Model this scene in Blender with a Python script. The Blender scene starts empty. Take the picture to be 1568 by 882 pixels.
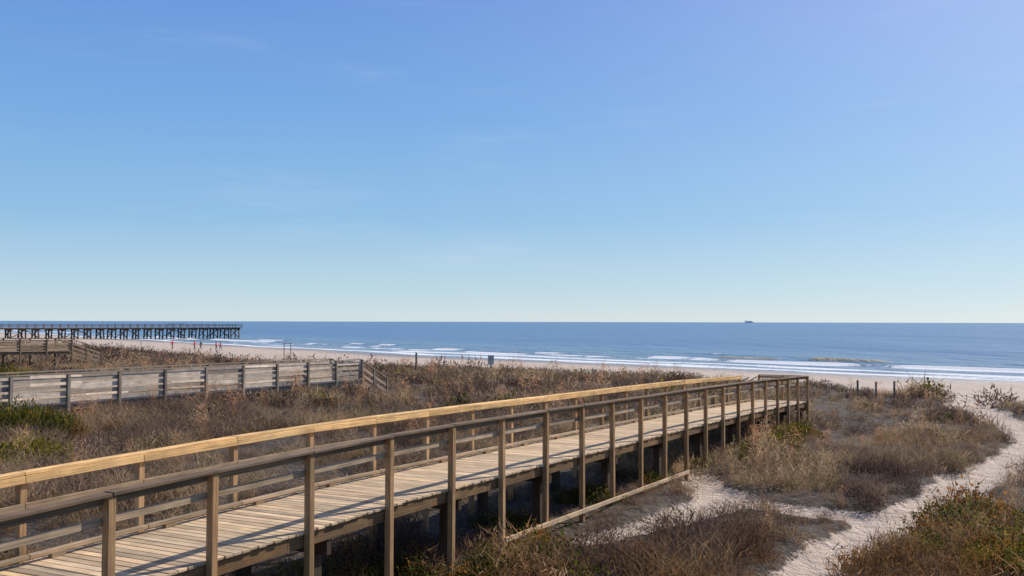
import bpy, math, numpy as np
from mathutils import Vector
rng = np.random.default_rng(7)
H = 6.0            # camera height above the sea
scene = bpy.context.scene
scene.view_settings.view_transform = 'Standard'
scene.view_settings.look = 'None'
scene.view_settings.exposure = 0

# ------------------------------------------------------------------ helpers
def link(o, parent=None):
    scene.collection.objects.link(o)
    if parent is not None: o.parent = parent
    return o
def empty(name, loc=(0,0,0)):
    e = bpy.data.objects.new(name, None); e.location = loc; e.empty_display_size = 0.5
    return link(e)
def hashn(ix, iy, seed):
    h = (ix.astype(np.int64)*374761393 + iy.astype(np.int64)*668265263 + seed*1442695041) & 0xffffffff
    h = ((h ^ (h >> 13))*1274126177) & 0xffffffff
    h = h ^ (h >> 16)
    return (h & 0xffffff)/float(0xffffff)
def vn(x, y, seed=0):
    x = np.asarray(x, float); y = np.asarray(y, float)
    ix = np.floor(x); iy = np.floor(y); fx = x-ix; fy = y-iy
    fx = fx*fx*(3-2*fx); fy = fy*fy*(3-2*fy)
    a = hashn(ix,iy,seed); b = hashn(ix+1,iy,seed); c = hashn(ix,iy+1,seed); d = hashn(ix+1,iy+1,seed)
    return (a*(1-fx)+b*fx)*(1-fy)+(c*(1-fx)+d*fx)*fy
def fbm(x, y, seed=0, o=3):
    s=0; a=.5; t=0
    for i in range(o):
        s = s+a*vn(np.asarray(x)*2**i, np.asarray(y)*2**i, seed+i*17); t+=a; a*=.5
    return s/t
def sst(a,b,x):
    t = np.clip((x-a)/(b-a),0,1); return t*t*(3-2*t)

# ------------------------------------------------------------------ layout
P0 = np.array([-1.94,15.4]); D = np.array([.4717,.8818]); N = np.array([-.8818,.4717])
SP = 1.79; W = 1.95
def railz(Y):
    return H + np.interp(Y,[2,8,10,12,14,16,20,25,28,34,38,43],[-2.15,-1.96,-1.87,-1.80,-1.76,-1.73,-1.77,-1.85,-1.89,-2.0,-2.12,-2.28])
def bw(a,w,dz=0.0):
    p = P0 + a*D + w*N
    return np.array([p[0],p[1], float(railz(15.4+.8818*a))+dz])

shore_ctrl = [(30000,-29600),(2000,-1830),(200,-47),(110,44),(52.8,102.7),(0,155),(-47.8,218),(-112,312),(-240,485),(-3000,4300),(-26000,35800)]
def chaikin(p,n):
    p=[np.array(q,float) for q in p]
    for _ in range(n):
        r=[p[0]]
        for a,b in zip(p[:-1],p[1:]): r += [a*.75+b*.25, a*.25+b*.75]
        r.append(p[-1]); p=r
    return np.array(p)
SH = chaikin(shore_ctrl,2)
def pl_dist(x,y,poly):
    x=np.asarray(x,float); y=np.asarray(y,float)
    best=np.full(x.shape,1e18); sg=np.ones(x.shape); tt=np.zeros(x.shape)
    for i in range(len(poly)-1):
        a=poly[i]; b=poly[i+1]; d=b-a; L2=d@d
        t=np.clip(((x-a[0])*d[0]+(y-a[1])*d[1])/L2,0,1)
        ex=x-a[0]-t*d[0]; ey=y-a[1]-t*d[1]; q=ex*ex+ey*ey
        c=d[0]*(y-a[1])-d[1]*(x-a[0])
        m=q<best; best=np.where(m,q,best); sg=np.where(m,np.sign(c),sg); tt=np.where(m,i+t,tt)
    return np.sqrt(best),sg,tt
def landward(x,y):
    d,s,_=pl_dist(x,y,SH); return d*s
paths=[ [(36,86,2.5),(32,75,2.2),(27,60,1.4),(23.4,50,1.1),(21.6,44,.95),(20,38,.9),(16.8,33,.9),(13,27.8,.85),(10.5,24.5,.75),(8.8,22.5,.75),(6.8,20,.55),(5.6,18.4,.5),(4.8,16.8,.5),(4,13,.4)],
        [(8.8,22.5,.65),(6.8,22.9,.55),(5.4,24.2,.8),(5.2,26.6,.7),(5.2,28.4,.4)],
        [(5.2,24.2,.7),(3.9,22.9,.55),(2.8,21.4,.45),(1.6,19.9,.25)] ]
def pathmask(x,y):
    m=np.zeros(np.shape(x))
    nz=(fbm(x*1.0,y*1.0,5,4)-.5)*1.5
    for p in paths:
        pa=np.array(p); d,_,t=pl_dist(x,y,pa[:,:2])
        w=np.interp(t,np.arange(len(p)),pa[:,2])
        m=np.maximum(m, 1-sst(w-.25,w+.35,d+nz*np.clip(w,.3,1)))
    return m
def terr(x,y):
    x=np.asarray(x,float); y=np.asarray(y,float)
    L=landward(x,y)+ (fbm(x*.03,y*.03,3)-.5)*6*1.0
    c=(x-P0[0])*N[0]+(y-P0[1])*N[1]
    land=-4.32+.62*sst(-1,9,c)*(1-sst(55,95,y))
    land=land+(fbm(x*.11,y*.11,11,3)-.5)*.7*(.35+.65*sst(18,40,y))+(fbm(x*.6,y*.6,21,2)-.5)*.2
    pm=pathmask(x,y)
    land=land-.2*pm
    land=np.where((c>-1)&(c<3)&(y<60), np.minimum(land,-4.05), land)
    edge=50+(fbm(x*.08,y*.08,31)-.5)*9
    f=sst(edge-3,edge+5,L)
    beach=np.where(L>0, L*.0125, L*.03)
    beach=np.maximum(beach,-4)+ (fbm(x*.15,y*.15,41)-.5)*.05
    return beach*(1-f)+(H+land)*f, f, pm, L

# ------------------------------------------------------------------ materials
def newmat(name):
    m=bpy.data.materials.new(name); m.use_nodes=True
    nt=m.node_tree; nt.nodes.clear()
    out=nt.nodes.new('ShaderNodeOutputMaterial'); return m,nt,out
def N_(nt,t,**k):
    n=nt.nodes.new(t)
    for a,b in k.items(): setattr(n,a,b)
    return n
def ramp(nt,src,stops):
    r=N_(nt,'ShaderNodeValToRGB'); e=r.color_ramp.elements
    while len(e)<len(stops): e.new(.5)
    for i,(p,c) in enumerate(stops): e[i].position=p; e[i].color=(c[0],c[1],c[2],1)
    nt.links.new(src,r.inputs['Fac']); return r.outputs['Color']
def mixc(nt,f,a,b,mode='MIX'):
    m=N_(nt,'ShaderNodeMix',data_type='RGBA',blend_type=mode)
    for s,v in ((m.inputs[0],f),(m.inputs[6],a),(m.inputs[7],b)):
        if hasattr(v,'is_linked'): nt.links.new(v,s)
        elif isinstance(v,(int,float)): s.default_value=v
        else: s.default_value=(v[0],v[1],v[2],1)
    return m.outputs[2]
def math_(nt,op,a,b=None,c=None):
    m=N_(nt,'ShaderNodeMath',operation=op)
    for i,v in enumerate((a,b,c)):
        if v is None: continue
        if hasattr(v,'is_linked'): nt.links.new(v,m.inputs[i])
        else: m.inputs[i].default_value=v
    return m.outputs[0]
def noise(nt,vec,scale,detail=4,rough=.55):
    n=N_(nt,'ShaderNodeTexNoise'); n.inputs['Scale'].default_value=scale
    n.inputs['Detail'].default_value=detail; n.inputs['Roughness'].default_value=rough
    if vec is not None: nt.links.new(vec,n.inputs['Vector'])
    return n.outputs[0]

def wood_mat(name, rough=.8):
    m,nt,out=newmat(name)
    uv=N_(nt,'ShaderNodeUVMap'); at=N_(nt,'ShaderNodeAttribute',attribute_name='tint')
    mp=N_(nt,'ShaderNodeMapping'); mp.inputs['Scale'].default_value=(1.2,38,1); nt.links.new(uv.outputs[0],mp.inputs[0])
    n1=noise(nt,mp.outputs[0],1.0,6,.65)
    n2=noise(nt,uv.outputs[0],2.3,4)
    g=ramp(nt,n1,[(.3,(.42,.42,.42)),(.5,(.95,.95,.95)),(.72,(1.2,1.2,1.2))])
    g2=ramp(nt,n2,[(.3,(.72,.71,.70)),(.7,(1.15,1.12,1.08))])
    c=mixc(nt,1.0,at.outputs[0],g,'MULTIPLY'); c=mixc(nt,1.0,c,g2,'MULTIPLY')
    b=N_(nt,'ShaderNodeBsdfPrincipled'); b.inputs['Roughness'].default_value=rough
    b.inputs['Specular IOR Level'].default_value=.15
    nt.links.new(c,b.inputs['Base Color'])
    bp=N_(nt,'ShaderNodeBump'); bp.inputs['Strength'].default_value=.5; bp.inputs['Distance'].default_value=.006
    nt.links.new(n1,bp.inputs['Height']); nt.links.new(bp.outputs[0],b.inputs['Normal'])
    nt.links.new(b.outputs[0],out.inputs[0]); return m
WOOD=wood_mat('weathered_wood')

def veg_mat(name,trans):
    m,nt,out=newmat(name)
    at=N_(nt,'ShaderNodeAttribute',attribute_name='col')
    d=N_(nt,'ShaderNodeBsdfDiffuse'); t=N_(nt,'ShaderNodeBsdfTranslucent'); mx=N_(nt,'ShaderNodeMixShader')
    nt.links.new(at.outputs[0],d.inputs[0]); nt.links.new(at.outputs[0],t.inputs[0])
    mx.inputs[0].default_value=trans
    nt.links.new(d.outputs[0],mx.inputs[1]); nt.links.new(t.outputs[0],mx.inputs[2]); nt.links.new(mx.outputs[0],out.inputs[0])
    return m
DRY=veg_mat('dry_vegetation',.40); LEAF=veg_mat('green_leaves',.5)

def simple_mat(name,col,rough=.7,var=.2,scale=6):
    m,nt,out=newmat(name)
    tc=N_(nt,'ShaderNodeTexCoord'); n=noise(nt,tc.outputs['Object'],scale,4)
    c=ramp(nt,n,[(.3,[v*(1-var) for v in col]),(.7,[min(1,v*(1+var)) for v in col])])
    b=N_(nt,'ShaderNodeBsdfPrincipled'); b.inputs['Roughness'].default_value=rough
    nt.links.new(c,b.inputs['Base Color']); nt.links.new(b.outputs[0],out.inputs[0]); return m

# ------------------------------------------------------------------ lumber builder
class Lumber:
    def __init__(s): s.v=[];s.f=[];s.uv=[];s.t=[]
    def beam(s,p,q,w,h,tint,up=(0,0,1),jit=.06,taper=1.0):
        p=np.array(p,float);q=np.array(q,float);d=q-p;L=np.linalg.norm(d);d/=L
        up=np.array(up,float)
        if abs(d@up)>.98: up=np.array([D[0],D[1],0])
        sd=np.cross(d,up);sd/=np.linalg.norm(sd);u=np.cross(sd,d)
        b=len(s.v)
        for e,k in ((p,1),(q,taper)):
            for i,j in ((-1,-1),(1,-1),(1,1),(-1,1)):
                s.v.append(tuple(e+sd*i*w/2*k+u*j*h/2*k))
        ou,ov=rng.random()*50,rng.random()*50
        fs=[(0,1,5,4),(1,2,6,5),(2,3,7,6),(3,0,4,7),(3,2,1,0),(4,5,6,7)]
        dims=[w,h,w,h]
        k=1+rng.normal()*jit; hue=rng.normal()*.02
        t=(tint[0]*k*(1+hue),tint[1]*k,tint[2]*k*(1-hue),1)
        off=ov
        for i,f in enumerate(fs):
            s.f.append(tuple(b+x for x in f)); s.t+= [t]*4
            if i<4:
                s.uv+=[(ou,off),(ou,off+dims[i]),(ou+L,off+dims[i]),(ou+L,off)]; off+=dims[i]
            else: s.uv+=[(ou,ov),(ou+w*.1,ov),(ou+w*.1,ov+h),(ou,ov+h)]
    def build(s,name,parent=None,mat=WOOD,bevel=0):
        me=bpy.data.meshes.new(name); me.from_pydata(s.v,[],s.f)
        uv=me.uv_layers.new(name='UVMap'); uv.data.foreach_set('uv',np.array(s.uv,np.float32).ravel())
        a=me.attributes.new('tint','FLOAT_COLOR','CORNER'); a.data.foreach_set('color',np.array(s.t,np.float32).ravel())
        me.materials.append(mat)
        o=bpy.data.objects.new(name,me); link(o,parent)
        if bevel:
            m=o.modifiers.new('b','BEVEL'); m.width=bevel; m.segments=1; m.limit_method='ANGLE'
        return o

def gridz(x,y): 
    return float(terr(np.array([x]),np.array([y]))[0][0])

# ------------------------------------------------------------------ main boardwalk
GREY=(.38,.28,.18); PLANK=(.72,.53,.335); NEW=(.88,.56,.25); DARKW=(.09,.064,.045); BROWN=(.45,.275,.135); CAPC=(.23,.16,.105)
bwk=empty('wooden_boardwalk')
A0=-13*1.0; A1=30.5
dk=Lumber(); a=A0
DH=-1.09   # deck surface below rail top
while a<A1:
    wv=.138
    k=rng.random(); 
    col=np.array(PLANK)*(.76+.38*rng.random())
    if k<.12: col=col*np.array([.70,.72,.76])
    if k>.93: col=col*np.array([1.10,1.08,.95])
    e1=.02+rng.random()*.03; e2=.02+rng.random()*.03
    dk.beam(bw(a+wv/2,-.02-e1,DH-.019+rng.normal()*.002),bw(a+wv/2+rng.normal()*.002,W-.03+e2,DH-.019+rng.normal()*.002),wv,.038,col)
    a+=wv+.009
dk.build('deck_planks',bwk,bevel=.004)
fr=Lumber()
na=int((A1-A0)/SP)+1
for i in range(na):
    a0=A0+i*SP; a1=min(A0+(i+1)*SP-.004,A1)
    if a1-a0<.05: break
    for w in (.0,.95,W-.04):
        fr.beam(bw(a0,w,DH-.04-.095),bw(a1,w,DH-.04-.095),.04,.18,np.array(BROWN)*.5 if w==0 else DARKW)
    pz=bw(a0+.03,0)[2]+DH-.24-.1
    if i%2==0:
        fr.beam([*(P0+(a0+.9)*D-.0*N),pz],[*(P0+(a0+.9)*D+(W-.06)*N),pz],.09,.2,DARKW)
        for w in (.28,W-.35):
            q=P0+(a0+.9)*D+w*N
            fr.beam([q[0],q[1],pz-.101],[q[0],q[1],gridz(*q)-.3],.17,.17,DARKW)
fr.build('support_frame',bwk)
def an(n):
    return (n-3)*SP+(.15 if n<=0 else -.11 if n<3 else 0)
ps=Lumber(); rl=Lumber()
for n in range(-7,21):
    a=an(n)+rng.normal()*.015
    top=bw(a,-.085); q=P0+a*D-.085*N
    g=gridz(q[0],q[1])
    lean=rng.normal()*.008
    ps.beam([q[0],q[1],g-.3],[q[0]+lean,q[1],top[2]-.042],.1,.1,np.array(BROWN)*(1.1 if n<6 else 1.0),jit=.14)
    if n<20:
        a2=an(n+1)
        b0=rng.normal()*.004
        rl.beam(bw(a-.0,-.085,-.02+b0),bw(a2-.006,-.085,-.02),.15,.038,np.array(CAPC),jit=.1)
        rl.beam(bw(a,-.016,-.09),bw(a2-.006,-.016,-.09),.036,.09,np.array(GREY)*.75,jit=.12)
        rl.beam(bw(a,-.016,-.31),bw(a2-.006,-.016,-.31),.036,.085,np.array(GREY)*1.3,jit=.12)
for n in range(5,11):
    a=(n-3)*SP;a2=(n-2)*SP
    p=P0+a*D-.16*N;q=P0+a2*D-.16*N
    rl.beam([p[0],p[1],H-4.02-.025*(n-5)],[q[0],q[1],H-4.02-.025*(n-4)],.04,.09,np.array(GREY)*1.8)
ps.build('near_posts',bwk,bevel=.004); rl.build('near_rails',bwk,bevel=.004)
ps=Lumber(); rl=Lumber()
for n in range(-7,19):
    a=(n-3)*SP+.6; w=W+.03
    top=bw(a,w); q=P0+a*D+w*N
    ps.beam([q[0],q[1],gridz(*q)-.3],[q[0],q[1],top[2]-.042],.095,.095,np.array(BROWN)*1.35 if n<10 else np.array(BROWN),jit=.12)
    if n<18:
        a2=(n-2)*SP+.6
        newc=np.array(NEW)*(1 if n<9 else .85)
        if n%2==0: rl.beam(bw(a,w,-.02),bw(min(a2+SP,A1)-.008,w,-.02+rng.normal()*.003),.15,.038,newc,jit=.1)
        rl.beam(bw(a,w-.07,-.09),bw(a2-.006,w-.07,-.09),.036,.09,newc*.95,jit=.1)
        rl.beam(bw(a,w-.07,-.42),bw(a2-.006,w-.07,-.42),.036,.09,np.array(GREY),jit=.1)
    rl.beam(bw(a,W-.12,DH+.085),bw(a+SP-.01,W-.12,DH+.085),.085,.05,np.array(GREY)*1.1,jit=.12)
    rl.beam(bw(a+.3,W-.12,DH+.031),bw(a+.5,W-.12,DH+.031),.08,.06,np.array(GREY)*.9)
rl.beam(bw(A1+.03,-.08,-.02),bw(A1+.03,W+.03,-.02),.14,.038,GREY)
rl.beam(bw(A1+.03,-.04,-.1),bw(A1+.03,W,-.1),.036,.09,GREY)
rl.beam(bw(A1+.03,-.04,-.5),bw(A1+.03,W,-.5),.036,.09,GREY)
for w in (W*.5,W+.03):
    q=P0+(A1+.03)*D+w*N; ps.beam([q[0],q[1],gridz(*q)-.2],[q[0],q[1],bw(A1,w)[2]-.042],.095,.095,BROWN)
ps.build('far_posts',bwk,bevel=.004); rl.build('far_rails',bwk,bevel=.004)
st=Lumber()
for i in range(6):
    base=bw(A1-1.3,W+.15+.28*i,DH-.17*(i+1)); e=bw(A1-.1,W+.15+.28*i,DH-.17*(i+1))
    st.beam(base,e,.28,.04,PLANK)
for aa in (A1-1.33,A1-.07):
    st.beam(bw(aa,W+.05,DH-.25),bw(aa,W+1.75,DH-1.3),.04,.24,GREY)
    st.beam(bw(aa,W+.1,-.1),bw(aa,W+1.75,-1.1),.08,.04,GREY)
    q=bw(aa,W+1.7,0); st.beam([q[0],q[1],q[2]-2.4],[q[0],q[1],q[2]-1.1],.09,.09,BROWN)
st.build('end_steps',bwk)

# ------------------------------------------------------------------ other walkways
def plank_walk(name,A,B,zA,zB,nseg,stair,col,boards=4,width=1.8,hh=1.07):
    root=empty(name); A=np.array(A,float);B=np.array(B,float);d=(B-A);L=np.linalg.norm(d);d/=L;n=np.array([-d[1],d[0]])
    lm=Lumber();pm=Lumber();dm=Lumber()
    for side in (0,1):
        off=n*width*side
        for i in range(nseg+1):
            t=i/nseg; p=A+(B-A)*t+off; z=zA+(zB-zA)*t
            o=-n*.075 if side==0 else n*.075
            p2=p+o*1.7
            pm.beam([p2[0],p2[1],gridz(*p)-.3],[p2[0],p2[1],z-.03],.11,.11,np.array(col)*.62,jit=.12)
            if i<nseg:
                q=A+(B-A)*(i+1)/nseg+off; z2=zA+(zB-zA)*(i+1)/nseg
                lm.beam([*(p+o),z],[*(q+o-d*.01),z2],.17,.04,np.array(col)*.6,jit=.1)
                bh=(hh-.12)/boards
                for b in range(boards):
                    zz=.10+bh*(b+.5)
                    lm.beam([*(p+o*.7),z-zz+rng.normal()*.012],[*(q+o*.7-d*.012),z2-zz+rng.normal()*.02],.035,bh-.06-rng.random()*.05,np.array(col)*(1.0+.2*rng.normal()),jit=.15)
    m=int(L/.15)
    for i in range(m):
        c=A+d*(i+.5)*L/m; z=zA+(zB-zA)*(i+.5)/m-hh-.03
        dm.beam([*(c-n*.0),z],[*(c+n*width),z],.14,.04,np.array(col)*1.1)
    for s in (.12,width-.12):
        dm.beam([*(A+n*s),zA-hh-.15],[*(B+n*s),zB-hh-.15],.05,.19,np.array(col)*.7)
    if stair:
        run,drop=stair
        for s in (0,width):
            p=B+n*s; q=B+d*run+n*s
            lm.beam([*p,zB-.02],[*q,zB-drop],.14,.04,np.array(col)*.7)
            lm.beam([*p,zB-.4],[*q,zB-drop-.38],.04,.13,np.array(col)*.8)
            lm.beam([*p,zB-.75],[*q,zB-drop-.73],.04,.13,np.array(col)*.8)
            pm.beam([*q,zB-drop-1.3],[*q,zB-drop],.1,.1,np.array(col)*.5)
            pm.beam([*((p+q)/2),zB-drop/2-1.5],[*((p+q)/2),zB-drop/2],.1,.1,np.array(col)*.5)
            dm.beam([*(p),zB-hh-.12],[*q,zB-drop-hh-.05],.05,.24,np.array(col)*.7)
        k=int(drop/.17)
        for i in range(k):
            c=B+d*run*(i+.5)/k; z=zB-hh-drop*(i+.8)/k
            dm.beam([*c,z],[*(c+n*width),z],.28,.04,np.array(col))
    lm.build('railing_boards',root);pm.build('posts',root);dm.build('deck',root)
GW=(.52,.435,.35)
vA=np.array([-17.0,33.7]);vB=np.array([-8.0,52.7]);st_=(vB-vA)/9
plank_walk('plank_walkway',vA-st_*3,vB,H-1.83,H-2.0,12,(2.6,1.15),GW)
plank_walk('plank_walkway',(-47.5,65),(-37.6,85),H-1.15,H-1.5,9,(3.2,1.0),(.40,.295,.20))

# ------------------------------------------------------------------ ground sheet
def lines(segs):
    out=[segs[0][0]]
    for a,b,s in segs:
        n=max(1,int(round((b-a)/s))); out+=list(np.linspace(a,b,n+1)[1:])
    return np.array(out)
gx=lines([(-40000,-2000,9000),(-2000,-300,300),(-300,-100,12),(-100,-14,1.2),(-14,29,.25),(29,80,1.2),(80,300,12),(300,2000,300),(2000,40000,9000)])
gy=lines([(-40000,-2000,9000),(-2000,-60,300),(-60,8,3),(8,50,.25),(50,180,1.1),(180,500,6),(500,3000,150),(3000,40000,9000)])
X,Y=np.meshgrid(gx,gy)
Z,F,PM,L=terr(X.ravel(),Y.ravel())
nx,ny=len(gx),len(gy)
def quad_mesh(name,V,nx,ny,attrs,mat,smooth=True):
    me=bpy.data.meshes.new(name)
    idx=np.arange(nx*ny).reshape(ny,nx)
    q=np.stack([idx[:-1,:-1],idx[:-1,1:],idx[1:,1:],idx[1:,:-1]],-1).reshape(-1,4)
    me.vertices.add(len(V)); me.vertices.foreach_set('co',V.astype(np.float32).ravel())
    me.loops.add(q.size); me.loops.foreach_set('vertex_index',q.ravel().astype(np.int32))
    me.polygons.add(len(q)); me.polygons.foreach_set('loop_start',(np.arange(len(q))*4).astype(np.int32))
    me.update(calc_edges=True)
    me.polygons.foreach_set('use_smooth',np.ones(len(q),bool))
    for k,a in attrs.items():
        at=me.attributes.new(k,'FLOAT','POINT'); at.data.foreach_set('value',a.astype(np.float32).ravel())
    me.materials.append(mat); o=bpy.data.objects.new(name,me); return link(o)
m,nt,out=newmat('sand_and_litter')
geo=N_(nt,'ShaderNodeNewGeometry'); aS=N_(nt,'ShaderNodeAttribute',attribute_name='sand'); aW=N_(nt,'ShaderNodeAttribute',attribute_name='wet')
nA=noise(nt,geo.outputs['Position'],1.3,6,.65); nB=noise(nt,geo.outputs['Position'],9,5,.7)
sand=ramp(nt,nA,[(.3,(.45,.345,.26)),(.7,(.68,.54,.43))])
sand=mixc(nt,math_(nt,'GREATER_THAN',nB,.64),sand,(.22,.16,.11))
litter=ramp(nt,nB,[(.3,(.03,.021,.014)),(.55,(.078,.054,.034)),(.78,(.25,.175,.11))])
f=math_(nt,'ADD',aS.outputs['Fac'],math_(nt,'MULTIPLY',math_(nt,'SUBTRACT',nB,.5),1.3))
mr=N_(nt,'ShaderNodeMapRange',interpolation_type='SMOOTHSTEP'); mr.inputs[1].default_value=.38; mr.inputs[2].default_value=.62
nt.links.new(f,mr.inputs[0])
c=mixc(nt,mr.outputs[0],litter,sand)
c=mixc(nt,aW.outputs['Fac'],c,(.28,.22,.175))
b=N_(nt,'ShaderNodeBsdfPrincipled'); nt.links.new(c,b.inputs['Base Color'])
rr=N_(nt,'ShaderNodeMapRange'); rr.inputs[3].default_value=.9; rr.inputs[4].default_value=.3; nt.links.new(aW.outputs['Fac'],rr.inputs[0]); nt.links.new(rr.outputs[0],b.inputs['Roughness'])
bp=N_(nt,'ShaderNodeBump'); bp.inputs['Strength'].default_value=1.0; bp.inputs['Distance'].default_value=.26
nD=noise(nt,geo.outputs['Position'],3.4,6,.62)
nt.links.new(nD,bp.inputs['Height']); nt.links.new(bp.outputs[0],b.inputs['Normal']); nt.links.new(b.outputs[0],out.inputs[0])
sandA=np.maximum(PM,1-F); 
wet=1-sst(1,12,L+ (fbm(X.ravel()*.05,Y.ravel()*.05,77)-.5)*8)
quad_mesh('sandy_ground',np.stack([X.ravel(),Y.ravel(),Z],1),nx,ny,{'sand':sandA,'wet':wet},m)

# ------------------------------------------------------------------ sea
def resample(poly):
    seg=np.linalg.norm(np.diff(poly,axis=0),axis=1); cum=np.concatenate([[0],np.cumsum(seg)])
    k=np.argmin(np.hypot(poly[:,0],poly[:,1]-155)); c0=cum[k]
    t=lines([(cum[0],c0-600,3000),(c0-600,c0-150,12),(c0-150,c0+260,1.1),(c0+260,c0+700,8),(c0+700,cum[-1],3000)])
    return np.stack([np.interp(t,cum,poly[:,0]),np.interp(t,cum,poly[:,1])],1),t-c0
SP2=chaikin(shore_ctrl,5); S,al=resample(SP2)
tg=np.gradient(S,axis=0); 
tg/=np.linalg.norm(tg,axis=1)[:,None]
for _ in range(40): tg[1:-1]=(tg[:-2]+tg[1:-1]*2+tg[2:])/4
tg/=np.linalg.norm(tg,axis=1)[:,None]
nm=np.stack([tg[:,1],-tg[:,0]],1)   # seaward
offs=lines([(-14,60,.45),(60,160,2.5),(160,600,20),(600,3000,200),(3000,33000,5000)])
PX=S[None,:,0]+offs[:,None]*nm[None,:,0]; PY=S[None,:,1]+offs[:,None]*nm[None,:,1]
O=np.repeat(offs[:,None],len(al),1); AL=np.repeat(al[None,:],len(offs),0)
Ow0=O+(fbm(AL*.012,O*0+1,91,3)-.5)*14
foam=np.zeros_like(O);hgt=np.zeros_like(O)
for c_,w_,h_,th,sd in ((2.5,1.3,.03,.22,1),(9,1.1,.10,.50,2),(15,.8,.16,.52,3),(22,1.8,.34,.42,4),(31,.8,.36,.66,5),(42,.6,.3,.8,6)):
    # each breaker wanders on its own, so the lines are not parallel copies
    x_=Ow0-c_+(fbm(AL*.035,O*0+sd*3.7,92+sd,3)-.5)*7; env=sst(th-.06,th+.18,vn(AL*.03+sd*9,O*0+sd,100+sd)*.55+vn(AL*.11,O*0,200+sd)*.3+vn(AL*.3,O*0,220+sd)*.15)
    wv_=w_*(.5+1.1*vn(AL*.09,O*0+sd,240+sd))
    foam=np.maximum(foam,env*np.exp(-(np.where(x_<0,x_*.5,x_*1.6)/wv_)**2))
    hgt=np.maximum(hgt,h_*(.35+.65*env)*np.exp(-(np.where(x_<0,x_*1.6,x_)/1.5)**2))
foam=np.maximum(foam,.62*sst(-13,-6,Ow0)*(1-sst(8,26,Ow0))*sst(.25,.9,vn(AL*.08,O*.3,55)))
x_=O-(33+(fbm(AL*.06,O*0+5,303,2)-.5)*4)
seg_=sst(-46,-42,AL)*(1-sst(-33,-30,AL))+.8*sst(-27,-24,AL)*(1-sst(-16,-13,AL))
brown=np.exp(-(x_/1.5)**2)*np.clip(seg_,0,1)
hgt+=.40*np.exp(-(x_/1.6)**2)*np.clip(seg_,0,1); foam=foam*(1-np.clip(brown*1.5,0,1))
ZZ=hgt*(O>-6)+(fbm(PX*.12,PY*.12,61,3)-.5)*.12*sst(0,20,O)
m,nt,out=newmat('sea_water')
geo=N_(nt,'ShaderNodeNewGeometry'); aF=N_(nt,'ShaderNodeAttribute',attribute_name='foam'); aO=N_(nt,'ShaderNodeAttribute',attribute_name='off'); aB=N_(nt,'ShaderNodeAttribute',attribute_name='brown')
mp2=N_(nt,'ShaderNodeMapping'); mp2.inputs['Rotation'].default_value=(0,0,math.radians(-45)); mp2.inputs['Scale'].default_value=(1,.3,1)
nt.links.new(geo.outputs['Position'],mp2.inputs[0])
w1=noise(nt,mp2.outputs[0],.9,5,.6); w2=noise(nt,mp2.outputs[0],.12,4,.6); w3=noise(nt,mp2.outputs[0],.012,4,.6)
hs=math_(nt,'ADD',math_(nt,'MULTIPLY',w1,.48),math_(nt,'MULTIPLY',w2,1.8))
hs=math_(nt,'ADD',hs,math_(nt,'MULTIPLY',w3,7))
bp=N_(nt,'ShaderNodeBump'); bp.inputs['Strength'].default_value=1; bp.inputs['Distance'].default_value=1.0; nt.links.new(hs,bp.inputs['Height'])
ms=N_(nt,'ShaderNodeMapRange',interpolation_type='SMOOTHSTEP'); ms.inputs[1].default_value=-5; ms.inputs[2].default_value=110; nt.links.new(aO.outputs['Fac'],ms.inputs[0])
base=ramp(nt,ms.outputs[0],[(0,(.30,.31,.28)),(.25,(.15,.22,.25)),(1,(.035,.11,.235))])
base=mixc(nt,math_(nt,'MULTIPLY',w3,.6),base,(.022,.07,.18))
base=mixc(nt,aB.outputs['Fac'],base,(.40,.29,.07))
fn=noise(nt,geo.outputs['Position'],1.4,5,.7)
ff=math_(nt,'ADD',aF.outputs['Fac'],math_(nt,'MULTIPLY',math_(nt,'SUBTRACT',fn,.5),1.0))
mf=N_(nt,'ShaderNodeMapRange',interpolation_type='SMOOTHSTEP'); mf.inputs[1].default_value=.43; mf.inputs[2].default_value=.72; nt.links.new(ff,mf.inputs[0])
b=N_(nt,'ShaderNodeBsdfPrincipled'); nt.links.new(base,b.inputs['Base Color']); b.inputs['IOR'].default_value=1.33
rb=N_(nt,'ShaderNodeMapRange'); rb.inputs[3].default_value=.22; rb.inputs[4].default_value=.8; nt.links.new(aB.outputs['Fac'],rb.inputs[0]); nt.links.new(rb.outputs[0],b.inputs['Roughness'])
nt.links.new(bp.outputs[0],b.inputs['Normal'])
fo=N_(nt,'ShaderNodeBsdfDiffuse'); fo.inputs[0].default_value=(.78,.78,.77,1)
mx=N_(nt,'ShaderNodeMixShader'); nt.links.new(mf.outputs[0],mx.inputs[0]); nt.links.new(b.outputs[0],mx.inputs[1]); nt.links.new(fo.outputs[0],mx.inputs[2]); nt.links.new(mx.outputs[0],out.inputs[0])
quad_mesh('sea',np.stack([PX.ravel(),PY.ravel(),ZZ.ravel()],1),len(al),len(offs),{'foam':foam,'off':O,'brown':brown},m)

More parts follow.
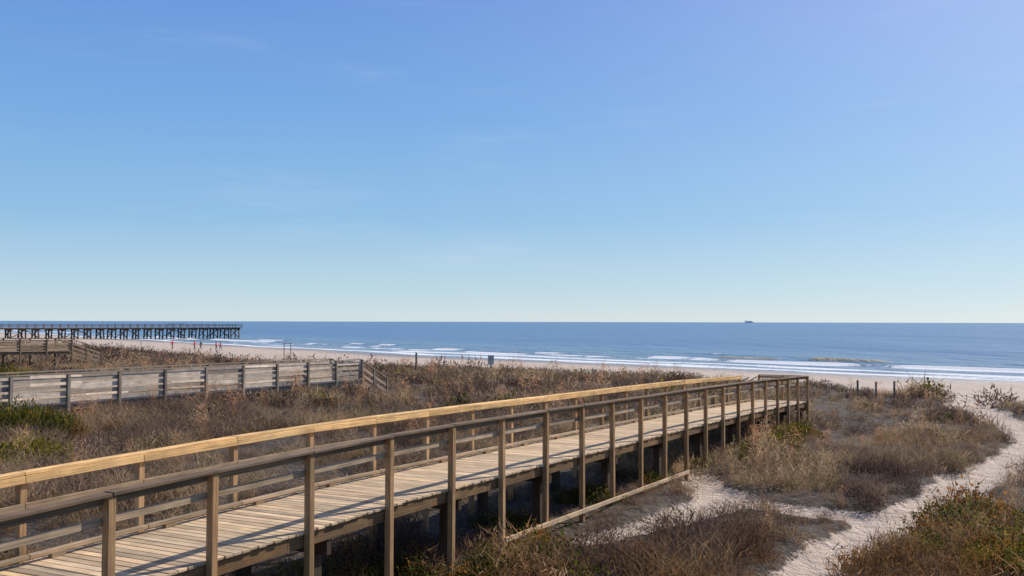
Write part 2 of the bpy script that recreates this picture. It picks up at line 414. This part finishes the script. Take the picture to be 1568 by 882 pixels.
# ------------------------------------------------------------------ vegetation
def unit(v): return v/np.maximum(np.linalg.norm(v,axis=-1,keepdims=True),1e-6)
def t_twig(n,wd,r):
    d=unit(r.normal(size=(n,3))); d[:,2]=np.abs(d[:,2])
    rad=r.random(n)**.4
    lob=.72+.28*np.sin(np.arctan2(d[:,1],d[:,0])*3+r.random()*6)*np.sin(d[:,2]*5+r.random()*6)
    p=d*(rad*lob)[:,None]; p[:,2]=p[:,2]*.95-.05
    o=unit(d*.8+r.normal(size=(n,3))*.75+np.array([0,0,.4])); ln=.12+.24*r.random(n)**2
    sd=unit(np.cross(o,r.normal(size=(n,3))))*wd*(.5+r.random((n,1)))
    T=np.stack([p-sd/2,p+sd/2,p+o*ln[:,None]],1)
    c=(.4+1.0*r.random(n))*(.55+.55*rad)  # inner twigs darker: older wood, plus mild occlusion shade painted into the colour
    return T,np.repeat(c[:,None],3,1)
def t_grass(n,wd,r):
    b=r.normal(size=(n,3))*.16; b[:,2]=-.05
    az=r.random(n)*6.28; lean=.15+.5*r.random(n)
    o=np.stack([np.cos(az)*lean,np.sin(az)*lean,np.ones(n)],1); o=unit(o)
    ln=.55+.5*r.random(n); m=b+o*(ln*.55)[:,None]
    o2=unit(o+np.stack([np.cos(az),np.sin(az),-.5*np.ones(n)],1)*(.2+.5*r.random(n))[:,None]); t=m+o2*(ln*.5)[:,None]
    sd=unit(np.cross(o,r.normal(size=(n,3))))*wd*.5
    T=np.concatenate([np.stack([b-sd,b+sd,m+sd*.7],1),np.stack([b-sd,m+sd*.7,m-sd*.7],1),np.stack([m-sd*.7,m+sd*.7,t],1)],0)
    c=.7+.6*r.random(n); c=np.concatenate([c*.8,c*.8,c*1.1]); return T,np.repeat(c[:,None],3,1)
def t_leaf(n,sz,r):
    d=unit(r.normal(size=(n,3))); d[:,2]=np.abs(d[:,2]); rad=r.random(n)**.3
    ph=r.random(3)*6
    lob=.7+.3*np.sin(np.arctan2(d[:,1],d[:,0])*4+ph[0])*np.sin(d[:,2]*6+ph[1])
    p=d*(rad*lob)[:,None]; p[:,2]=p[:,2]*.9
    o=unit(r.normal(size=(n,3))+np.array([0,0,.5])+d*.5); sd=unit(np.cross(o,r.normal(size=(n,3))))
    s=sz*(.6+.8*r.random((n,1)))
    T=np.concatenate([np.stack([p,p+o*s*.5+sd*s*.32,p+o*s],1),np.stack([p,p+o*s,p+o*s*.5-sd*s*.32],1)],0)
    c=(.5+.9*r.random(n))*(.5+.6*rad); c=np.concatenate([c,c]); return T,np.repeat(c[:,None],3,1)  # inner leaves darker: the clump's own shade is put into leaf colour
def t_stalk(n,wd,r):
    T,c=t_grass(n,wd,r); T[...,0:2]*=.55
    k=n*3; h=.55+.5*r.random(k); q=np.stack([r.normal(size=k)*.10,r.normal(size=k)*.10,h],1)
    o=unit(r.normal(size=(k,3))+np.array([0,0,1.2])); sd=unit(np.cross(o,r.normal(size=(k,3))))*wd*.9
    T2=np.stack([q-sd/2,q+sd/2,q+o*.1],1); c2=np.repeat((1.1+.5*r.random(k))[:,None],3,1)
    return np.concatenate([T,T2]),np.concatenate([c,c2])
def scatter(name,pts,sxy,sz,cols,temps,mat):
    VS=[];CS=[]
    n=len(pts); which=rng.integers(0,len(temps),n); ang=rng.random(n)*6.283
    for k,(T,c) in enumerate(temps):
        i=np.where(which==k)[0]
        if len(i)==0: continue
        V=T.reshape(-1,3); ca,sa=np.cos(ang[i])[:,None],np.sin(ang[i])[:,None]
        x=(V[None,:,0]*ca-V[None,:,1]*sa)*sxy[i][:,None]+pts[i,0][:,None]
        y=(V[None,:,0]*sa+V[None,:,1]*ca)*sxy[i][:,None]+pts[i,1][:,None]
        z=V[None,:,2]*sz[i][:,None]+pts[i,2][:,None]
        VS.append(np.stack([x,y,z],-1).reshape(-1,3))
        cc=cols[i][:,None,:]*c.reshape(-1)[None,:,None]
        CS.append(cc.reshape(-1,3))
    V=np.concatenate(VS).astype(np.float32); C=np.concatenate(CS); C=np.concatenate([C,np.ones((len(C),1))],1).astype(np.float32)
    nt_=len(V)//3
    me=bpy.data.meshes.new(name); me.vertices.add(len(V)); me.vertices.foreach_set('co',V.ravel())
    me.loops.add(len(V)); me.loops.foreach_set('vertex_index',np.arange(len(V),dtype=np.int32))
    me.polygons.add(nt_); me.polygons.foreach_set('loop_start',(np.arange(nt_)*3).astype(np.int32))
    me.update(calc_edges=True)
    a=me.attributes.new('col','FLOAT_COLOR','POINT'); a.data.foreach_set('color',C.ravel())
    me.materials.append(mat); o=bpy.data.objects.new(name,me); print(name,nt_); return link(o)

def sample(ymin,ymax,dens,marg=5,k=.62):
    w=k*ymax+marg; n=int(2*w*(ymax-ymin)*dens)
    x=(rng.random(n)*2-1)*w; y=ymin+rng.random(n)*(ymax-ymin)
    m=np.abs(x)<k*y+marg; x=x[m];y=y[m]
    z,f,pm,L=terr(x,y)
    keep=(f>.55)&(pm<.4)
    return x[keep],y[keep],z[keep]
def cw(x,y): return (x-P0[0])*N[0]+(y-P0[1])*N[1]
green_spots=[(9.6,19.2,2.8,.6),(11.5,21.5,1.8,.45),(-2.2,16.3,1.7,.5),(-.3,16.6,1.6,.5),(1.2,17,1.6,.45),(-4,14,1.5,.7),(1.2,20.6,1.1,.5),(-16.,31,2.0,1),(-12.6,24.6,1.6,1.),
 (10.9,38,1.1,.7),(9.3,35.2,.9,.8),(7.6,31,.8,.6),(-4.5,66,2.0,.8),(26,57,2.2,.4),(-.4,18.5,1.0,.6),(-18,36,2,.4),(-20,60,2,.3),(13,17.5,2.6,.6),(-32,62,3,.4)]
def greenp(x,y):
    g=.012+.10*sst(.75,.9,vn(x*.3+7,y*.3,410))
    nz=(fbm(x*.7,y*.7,71,2)-.5)*1.6
    for a_,b_,r_,s_ in green_spots:
        d=np.hypot(x-a_,y-b_)+nz; g=np.maximum(g,s_*(1-sst(r_*.6,r_*1.15,d)))
    return g
PAL=np.array([(.115,.075,.06),(.21,.14,.105),(.40,.275,.165),(.29,.20,.135),(.16,.105,.083),(.50,.355,.21)])
def drycol(x,y):
    n1=fbm(x*.3,y*.3,81,3); n2=vn(x*1.3,y*1.3,82)
    t=np.clip((n1-.29)*2.4+rng.normal(size=x.shape)*.17,0,.999)
    order=np.array([0,4,1,3,2,5]); idx=t*5; i0=np.floor(idx).astype(int); fr_=(idx-i0)[:,None]
    c=PAL[order[i0]]*(1-fr_)+PAL[order[np.minimum(i0+1,5)]]*fr_
    ol=(rng.random(len(x))<.03)[:,None]; c=np.where(ol,np.array([.25,.20,.085]),c)
    r=(1-sst(20,25,y))*sst(3,7,x)+ .8*(1-sst(16,20,y))
    r=np.clip(r,0,1)[:,None]*(rng.random((len(x),1))*.8+.2)
    c=c*(1-r)+np.array([.28,.14,.045])*r
    return c*(.8+.4*n2)[:,None]
def clear_deck(x,y,h):
    c=cw(x,y); a=(x-P0[0])*D[0]+(y-P0[1])*D[1]
    under=(c>-.45)&(c<2.6)&(a<31.5)
    return np.where(under,np.minimum(h,.65),h),under
def hshape(x,y):
    v=.55+.85*sst(.3,.7,fbm(x*.4,y*.4,95,2))
    v=v*np.where(np.hypot(x-25,y-57)<3,1.7,np.where((y>46)&(x>12),.72,1))
    return v
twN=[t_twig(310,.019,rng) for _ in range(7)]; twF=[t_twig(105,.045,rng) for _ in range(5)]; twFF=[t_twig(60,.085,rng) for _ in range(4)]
grN=[t_grass(42,.014,rng) for _ in range(6)]; grF=[t_grass(20,.04,rng) for _ in range(4)]
lfN=[t_leaf(420,.085,rng) for _ in range(5)]; lfF=[t_leaf(130,.16,rng) for _ in range(4)]
skN=[t_stalk(30,.016,rng) for _ in range(5)]; skF=[t_stalk(14,.045,rng) for _ in range(4)]
def leafcol(n,yel=.15,rust=0.0):
    t=rng.random((n,1)); col=np.array([.045,.062,.013])*(1-t)+np.array([.14,.125,.026])*t
    yl=(rng.random(n)<yel)[:,None]; col=np.where(yl,np.array([.27,.21,.035]),col)
    ru=(rng.random(n)<rust)[:,None]; return np.where(ru,np.array([.27,.13,.035]),col)
def do(name,reg,dens,temps,kind,mat,scale,marg=5):
    x,y,z=sample(reg[0],reg[1],dens,marg); g=greenp(x,y); u=rng.random(len(x))
    if kind=='leaf': k=u<g
    elif kind=='twig': k=u>g*1.0
    else: k=u>g*.9
    if kind=='stalk': k&=vn(x*.25,y*.25,99)>.38
    if kind=='grass': k&=vn(x*.3,y*.3,98)>.40
    x,y,z=x[k],y[k],z[k]; n=len(x)
    h=scale*(.65+.6*rng.random(n))*hshape(x,y)
    h2,und=clear_deck(x,y,h)
    if kind!='leaf':
        kk=~(und&(rng.random(n)<.15)); x,y,z,h,h2=x[kk],y[kk],z[kk],h[kk],h2[kk]
    if kind=='leaf':
        fg=y<23
        col=np.where(fg[:,None],leafcol(len(x),.25,.35),leafcol(len(x),.2,.1))
    elif kind=='stalk':
        t=rng.random((len(x),1)); col=np.array([.54,.26,.13])*(1-t)+np.array([.44,.31,.18])*t
    else:
        col=drycol(x,y)
        if kind=='grass': col=col*.55+np.array([.54,.375,.205])*.45
    sxy=np.minimum(h,h2*1.5) if kind!='stalk' else h
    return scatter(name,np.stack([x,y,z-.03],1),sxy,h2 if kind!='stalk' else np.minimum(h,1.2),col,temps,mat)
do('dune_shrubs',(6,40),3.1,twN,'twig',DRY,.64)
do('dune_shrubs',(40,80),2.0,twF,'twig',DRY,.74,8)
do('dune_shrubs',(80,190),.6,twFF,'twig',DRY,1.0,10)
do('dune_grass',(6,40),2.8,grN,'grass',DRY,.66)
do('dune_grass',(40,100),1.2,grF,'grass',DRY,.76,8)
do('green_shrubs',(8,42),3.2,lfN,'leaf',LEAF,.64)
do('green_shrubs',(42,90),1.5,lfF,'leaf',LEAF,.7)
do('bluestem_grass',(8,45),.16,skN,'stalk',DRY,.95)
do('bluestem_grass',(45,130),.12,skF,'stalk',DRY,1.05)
def bush(a_,b_,r_,h_,yl,ru=0.05):
    n=int(26*r_*r_)+6; rr_=r_*np.sqrt(rng.random(n)); th=rng.random(n)*6.283
    x=a_+rr_*np.cos(th)*1.3; y=b_+rr_*np.sin(th)*.8; z=terr(x,y)[0]
    hh_=h_*(1-.45*(rr_/r_)**2)*(.7+.5*rng.random(n))
    scatter('evergreen_bush',np.stack([x,y,z-.05],1),np.minimum(hh_,.6)*.95,hh_,leafcol(n,yl,ru),lfN,LEAF)
for q in ((-16.0,31.4,1.6,1.75,.1),(-14.4,30.9,1.0,1.4,.1),(-12.4,24.6,1.2,1.3,.85),(10.4,18.6,1.5,.85,.35,.3),(9.0,17.6,1.1,.6,.3,.4),(-31,61,1.8,1.4,.4)): bush(*q)
for a_,w_,r_,h_,yl in ((-1.5,-.9,.7,.55,.3),(.3,-.7,.6,.6,.4),(2.2,-.6,.7,.5,.3),(4.0,-.5,.55,.5,.35),(-3.4,-.5,.8,.6,.3),(1.2,.6,.7,.6,.1),(-2.3,.8,.8,.6,.1),(5.5,.7,.7,.6,.1),(9,.6,.7,.6,.1),(12.5,.7,.7,.55,.1),(16,.5,.6,.6,.2),(19.5,-.3,.5,.6,.4),(22.5,-.5,.6,.7,.5),(25,-.6,.6,.8,.5)):
    q=P0+a_*D+w_*N; bush(q[0],q[1],r_,h_,yl,.15)

# ------------------------------------------------------------------ pier
pr=empty('fishing_pier'); pl=Lumber();pr_=Lumber();pd=Lumber()
PA=np.array([-222.,240.]);PB=np.array([-96.,351.]);d=PB-PA;PLn=np.linalg.norm(d);d/=PLn;n=np.array([-d[1],d[0]]);ztop=H-2.1
PW=7.0;PC=(.18,.135,.10)
nb=int(PLn/3.9)
for i in range(nb+1):
    c=PA+d*PLn*i/nb
    for s in (.4,PW/2,PW-.4):
        p=c+n*s+rng.normal(size=2)*.08; pl.beam([p[0]+rng.normal()*.3,p[1],-2.5],[*p,ztop-.6],.34,.34,PC,jit=.2)
    pl.beam([*(c-n*.1+d*.22),ztop-.75],[*(c+n*(PW+.1)+d*.22),ztop-.75],.15,.35,PC)
    pl.beam([*(c+n*.4-d*.25),.5],[*(c+n*(PW-.4)-d*.25),ztop-.8],.12,.24,PC)
    pl.beam([*(c+n*.4-d*.3),ztop-.8],[*(c+n*(PW-.4)-d*.3),.5],.12,.24,PC)
    if i<nb and i%4 in (0,1):
        c2=PA+d*PLn*(i+1)/nb
        if i%4==0: pl.beam([*(c-n*.0),.8],[*c2,ztop-.8],.12,.24,PC)
        else: pl.beam([*(c-n*.0),ztop-.8],[*c2,.8],.12,.24,PC)
pd.beam([*(PA+n*PW/2),ztop-.15],[*(PB+n*PW/2+d*1.0),ztop-.15],PW+.6,.22,(.34,.28,.22))
for s in (.5,2.5,4.5,6.5): pd.beam([*(PA+n*s),ztop-.43],[*(PB+n*s+d*.5),ztop-.43],.2,.33,PC)
nr=int(PLn/2.4)
RC=(.44,.34,.26)
for s in (-.1,PW+.1):
    for i in range(nr+1):
        c=PA+d*(PLn+.9)*i/nr+n*s; pr_.beam([*c,ztop-.3],[*c,ztop+1.0],.15,.15,(.25,.19,.15))
    for hz,t in ((1.03,.1),(.72,.14),(.42,.14)):
        pr_.beam([*(PA+n*s),ztop+hz],[*(PB+d*.9+n*s),ztop+hz],.2 if hz>1 else .05,t,RC)
for hz in (1.03,.72,.42): pr_.beam([*(PB+d*.95),ztop+hz],[*(PB+d*.95+n*PW),ztop+hz],.08,.12,RC)
for t in (.18,.45,.72):
    c=PA+d*PLn*t+n*.3; pr_.beam([*c,ztop],[*c,ztop+1.9],.1,.1,(.3,.3,.3)); pr_.beam([*c,ztop+1.9],[*(c+n*.8),ztop+1.95],.12,.08,(.3,.3,.3))
c=PA+d*PLn*.86
for s in (0,4): 
    for w in (2,4.5): pr_.beam([*(c+d*s+n*w),ztop],[*(c+d*s+n*w),ztop+1.2],.12,.12,(.35,.33,.3))
pr_.beam([*(c-d*.4+n*3.2),ztop+1.25],[*(c+d*4.4+n*3.2),ztop+1.25],3.2,.1,(.35,.33,.3))
pl.build('pilings',pr);pd.build('pier_deck',pr);pr_.build('pier_railing',pr)

# ------------------------------------------------------------------ ship on the horizon
def prism(name,outline,z0,z1,mat,parent):
    n=len(outline); v=[(x,y,z0) for x,y in outline]+[(x*1.0,y,z1) for x,y in outline]
    f=[tuple(range(n))[::-1],tuple(range(n,2*n))]+[(i,(i+1)%n,(i+1)%n+n,i+n) for i in range(n)]
    me=bpy.data.meshes.new(name); me.from_pydata(v,[],f); me.materials.append(mat)
    o=bpy.data.objects.new(name,me); return link(o,parent)
sm=simple_mat('ship_hull_paint',(.7,.74,.78),.6); sc=simple_mat('container_paint',(.8,.82,.84),.6,.1,.1); sw=simple_mat('ship_white_paint',(.85,.85,.85),.5)
sy=11500.; shp=empty('container_ship',((1147-784)/1524*sy,sy,0))
prism('hull',[(-48,-8),(38,-8),(50,0),(38,8),(-48,8)],-1,9,sm,shp)
for i,x in enumerate((-22,-9,4,17,29)): prism('container_stack_%d'%(i+1),[(x-5.8,-7),(x+5.8,-7),(x+5.8,7),(x-5.8,7)],9,(19,20,20,20,17)[i],sc,shp)
prism('bridge',[(-42,-8),(-33,-8),(-33,8),(-42,8)],9,27,sw,shp); prism('funnel',[(-46,-2),(-43,-2),(-43,2),(-46,2)],9,25,sm,shp)

# ------------------------------------------------------------------ small signs and posts
x,y=(752-784)/1524*72,72.; g=gridz(x,y)
sg=empty('beach_sign'); s=Lumber(); s.beam([x,y,g-.2],[x,y,H-2.45],.1,.1,(.2,.16,.12)); s.build('post',sg)
s=Lumber(); s.beam([x-.22,y-.08,H-2.75],[x+.22,y-.08,H-2.75],.03,.68,(.8,.74,.66)); s.beam([x-.17,y-.1,H-2.62],[x+.17,y-.1,H-2.62],.012,.25,(.5,.46,.43));s.build('sign_board',sg)
for px,py,Yd in ((638,541,70),(219,543,95),(1312,582,55),(1340,584,56),(1368,583,57),(1198,580,56)):
    x=(px-784)/1524*Yd; g=gridz(x,Yd); zt=max(H-(py-492)*Yd/1524,g+.7)
    s=Lumber(); s.beam([x,Yd,g-.2],[x,Yd,zt],.12,.12,(.2,.16,.12),taper=.8); s.beam([x,Yd,zt+.004],[x,Yd,zt+.06],.15,.15,(.15,.12,.1),taper=.5); s.build('wooden_post')
x,Yd=(441-784)/1524*110,110.; g=gridz(x,Yd); fr2=empty('beach_swing_frame'); s=Lumber()
for o in (-.4,.4): s.beam([x+o,Yd,g-.2],[x+o*.9,Yd,H-2.45],.07,.07,(.3,.27,.25))
s.beam([x-.5,Yd,H-2.42],[x+.5,Yd,H-2.42],.07,.07,(.3,.27,.25)); s.build('frame',fr2)

# ------------------------------------------------------------------ people on the beach
skin=simple_mat('skin',(.45,.28,.2),.6,.05); hair=simple_mat('hair',(.05,.03,.02),.6); shoe=simple_mat('shoes',(.05,.05,.05))
eyem=simple_mat('eyes',(.03,.02,.02),.3)
def person(x,y,ang,top,bot,stride=.25,h=1.8,armsw=.2):
    k=h/1.72; V=[];E=[];R=[]
    def v(p,r,par=None):
        V.append(tuple(c*k for c in p)); R.append(r*k); i=len(V)-1
        if par is not None: E.append((par,i))
        return i
    pel=v((0,0,.95),.15); wst=v((0,0,1.10),.135,pel); ch=v((0,0,1.30),.165,wst); nk=v((0,.0,1.45),.07,ch); hd=v((0,.01,1.53),.055,nk)
    for sg_ in (-1,1):
        st2=stride*sg_
        hip=v((.09*sg_,0,.88),.105,pel); kn=v((.10*sg_,st2*.55+.04,.50),.07,hip); an=v((.10*sg_,st2-.03,.09),.045,kn); he=v((.10*sg_,st2+.04,.05),.045,an); to=v((.11*sg_,st2+.18,.035),.035,he)
        sh=v((.17*sg_,0,1.39),.07,ch); el=v((.23*sg_,-st2*.5-.03,1.13),.048,sh); wr=v((.24*sg_,-st2*.9+.05,.90),.03,el); pm_=v((.24*sg_,-st2*1.0+.07,.83),.032,wr)
        for q in range(4):
            f1=v((.235*sg_,-st2+.045+q*.02,.78-.005*abs(q-1.5)),.009,pm_); v((.225*sg_,-st2+.05+q*.02,.745-.006*abs(q-1.5)),.008,f1)
        t1=v((.215*sg_,-st2+.12,.82),.010,pm_); v((.21*sg_,-st2+.135,.79),.009,t1)
    me=bpy.data.meshes.new('body'); me.from_pydata(V,E,[]); o=bpy.data.objects.new('body',me); link(o)
    md=o.modifiers.new('s','SKIN'); 
    for i,r in enumerate(R): me.skin_vertices[0].data[i].radius=(r,r*.8 if i in (0,1,2) else r)
    me.skin_vertices[0].data[0].use_root=True
    sb=o.modifiers.new('u','SUBSURF'); sb.levels=1; sb.render_levels=1
    dg=bpy.context.evaluated_depsgraph_get(); m2=bpy.data.meshes.new_from_object(o.evaluated_get(dg)); bpy.data.objects.remove(o)
    for mm in (skin,top,bot,shoe): m2.materials.append(mm)
    for p in m2.polygons:
        c=p.center/k; arm=abs(c.x)>.19 and c.z<1.2 and c.z>.6
        p.material_index= (0 if c.z<.9 else 1) if arm else (3 if c.z<.1 else 2 if c.z<.97 else 1 if c.z<1.46 else 0)
        p.use_smooth=True
    root=empty('person',(x,y,gridz(x,y))); root.rotation_euler=(0,0,ang)
    b_=bpy.data.objects.new('body',m2); link(b_,root)
    import bmesh
    def sph(name,c,s,mat,cut=None):
        bm=bmesh.new(); bmesh.ops.create_uvsphere(bm,u_segments=16,v_segments=12,radius=1)
        for vt in bm.verts:
            if cut and vt.co.y>.35 and vt.co.z<.45: vt.co.y=.35
            vt.co=Vector((vt.co.x*s[0]+c[0],vt.co.y*s[1]+c[1],vt.co.z*s[2]+c[2]))*k
        me=bpy.data.meshes.new(name); bm.to_mesh(me); bm.free(); me.materials.append(mat)
        for p in me.polygons: p.use_smooth=True
        link(bpy.data.objects.new(name,me),root)
    sph('head',(0,.02,1.61),(.078,.095,.115),skin); sph('hair',(0,.0,1.635),(.086,.10,.105),hair,True)
    sph('nose',(0,.118,1.60),(.013,.02,.02),skin); sph('mouth',(0,.108,1.56),(.025,.01,.006),eyem)
    for q in (-1,1): sph('eye',(.03*q,.103,1.62),(.011,.01,.008),eyem); sph('ear',(.08*q,.02,1.61),(.012,.02,.03),skin)
red=simple_mat('red_jacket',(.8,.05,.04)); den=simple_mat('denim',(.06,.08,.14)); blk=simple_mat('black_cloth',(.03,.03,.035)); pink=simple_mat('pink_jacket',(.7,.15,.15))
for px,Yd,an_,t,b_,s_ in ((265,205,1.2,red,blk,.22),(299,198,1.5,red,den,.2),(308.5,199,1.5,blk,blk,.24),(332,195,-1.4,red,blk,.18),(338.5,196,-1.3,pink,den,.26)):
    person((px-784)/1524*Yd,Yd,an_,t,b_,s_)

# ------------------------------------------------------------------ light, sky, camera
AZ,EL=math.radians(50),math.radians(37)
dv=Vector((math.sin(AZ)*math.cos(EL),math.cos(AZ)*math.cos(EL),math.sin(EL)))
w=bpy.data.worlds.new('World'); scene.world=w; w.use_nodes=True; nt=w.node_tree; nt.nodes.clear()
out=N_(nt,'ShaderNodeOutputWorld'); bg=N_(nt,'ShaderNodeBackground'); sk=N_(nt,'ShaderNodeTexSky'); sk.sky_type='NISHITA'
sk.sun_disc=False; sk.sun_elevation=EL; sk.sun_rotation=AZ; sk.altitude=0; sk.air_density=1.0; sk.dust_density=.4; sk.ozone_density=2.5
bg.inputs[1].default_value=.10
tc=N_(nt,'ShaderNodeTexCoord'); sx=N_(nt,'ShaderNodeSeparateXYZ'); nt.links.new(tc.outputs['Generated'],sx.inputs[0])
z_=math_(nt,'MAXIMUM',sx.outputs[2],0.0)
g=ramp(nt,z_,[(0,(.66,.76,.79)),(.03,(.50,.69,.80)),(.10,(.29,.53,.80)),(.20,(.19,.41,.78)),(.33,(.135,.295,.72)),(1,(.06,.11,.28))])
g10=mixc(nt,1.0,g,(10,10,10),'MULTIPLY')
dp=N_(nt,'ShaderNodeVectorMath',operation='DOT_PRODUCT'); nt.links.new(tc.outputs['Generated'],dp.inputs[0]); dp.inputs[1].default_value=dv
gl=math_(nt,'POWER',math_(nt,'MAXIMUM',dp.outputs['Value'],0.0),6.0)
glc=mixc(nt,gl,(0,0,0),(4.5,3.8,3.2))
c0=mixc(nt,.08,g10,sk.outputs[0]); c0=mixc(nt,1.0,c0,glc,'ADD')
mp=N_(nt,'ShaderNodeMapping'); mp.inputs['Scale'].default_value=(2,2,14); mp.inputs['Rotation'].default_value=(0,.1,0); nt.links.new(tc.outputs['Generated'],mp.inputs[0])
cn=noise(nt,mp.outputs[0],1.6,6,.6)
cm=N_(nt,'ShaderNodeMapRange',interpolation_type='SMOOTHSTEP'); cm.inputs[1].default_value=.54; cm.inputs[2].default_value=.85; cm.inputs[4].default_value=.24; nt.links.new(cn,cm.inputs[0])
c=mixc(nt,cm.outputs[0],c0,(7.0,7.8,8.8))
nt.links.new(c,bg.inputs[0]); nt.links.new(bg.outputs[0],out.inputs[0])
sl=bpy.data.lights.new('sun','SUN'); sl.energy=5.0; sl.angle=math.radians(.5); sl.color=(1,.94,.85)
so=bpy.data.objects.new('sun',sl); link(so)
so.rotation_euler=dv.to_track_quat('Z','Y').to_euler(); so.location=(20,20,40)
cam=bpy.data.cameras.new('camera'); cam.lens=35; cam.sensor_width=36; cam.clip_end=80000; cam.clip_start=.1
co=bpy.data.objects.new('camera',cam); link(co); co.location=(0,0,H)
from mathutils import Matrix
co.rotation_euler=(Matrix.Rotation(math.radians(90+1.94),3,'X')@Matrix.Rotation(math.radians(.12),3,'Z')).to_euler()
scene.camera=co
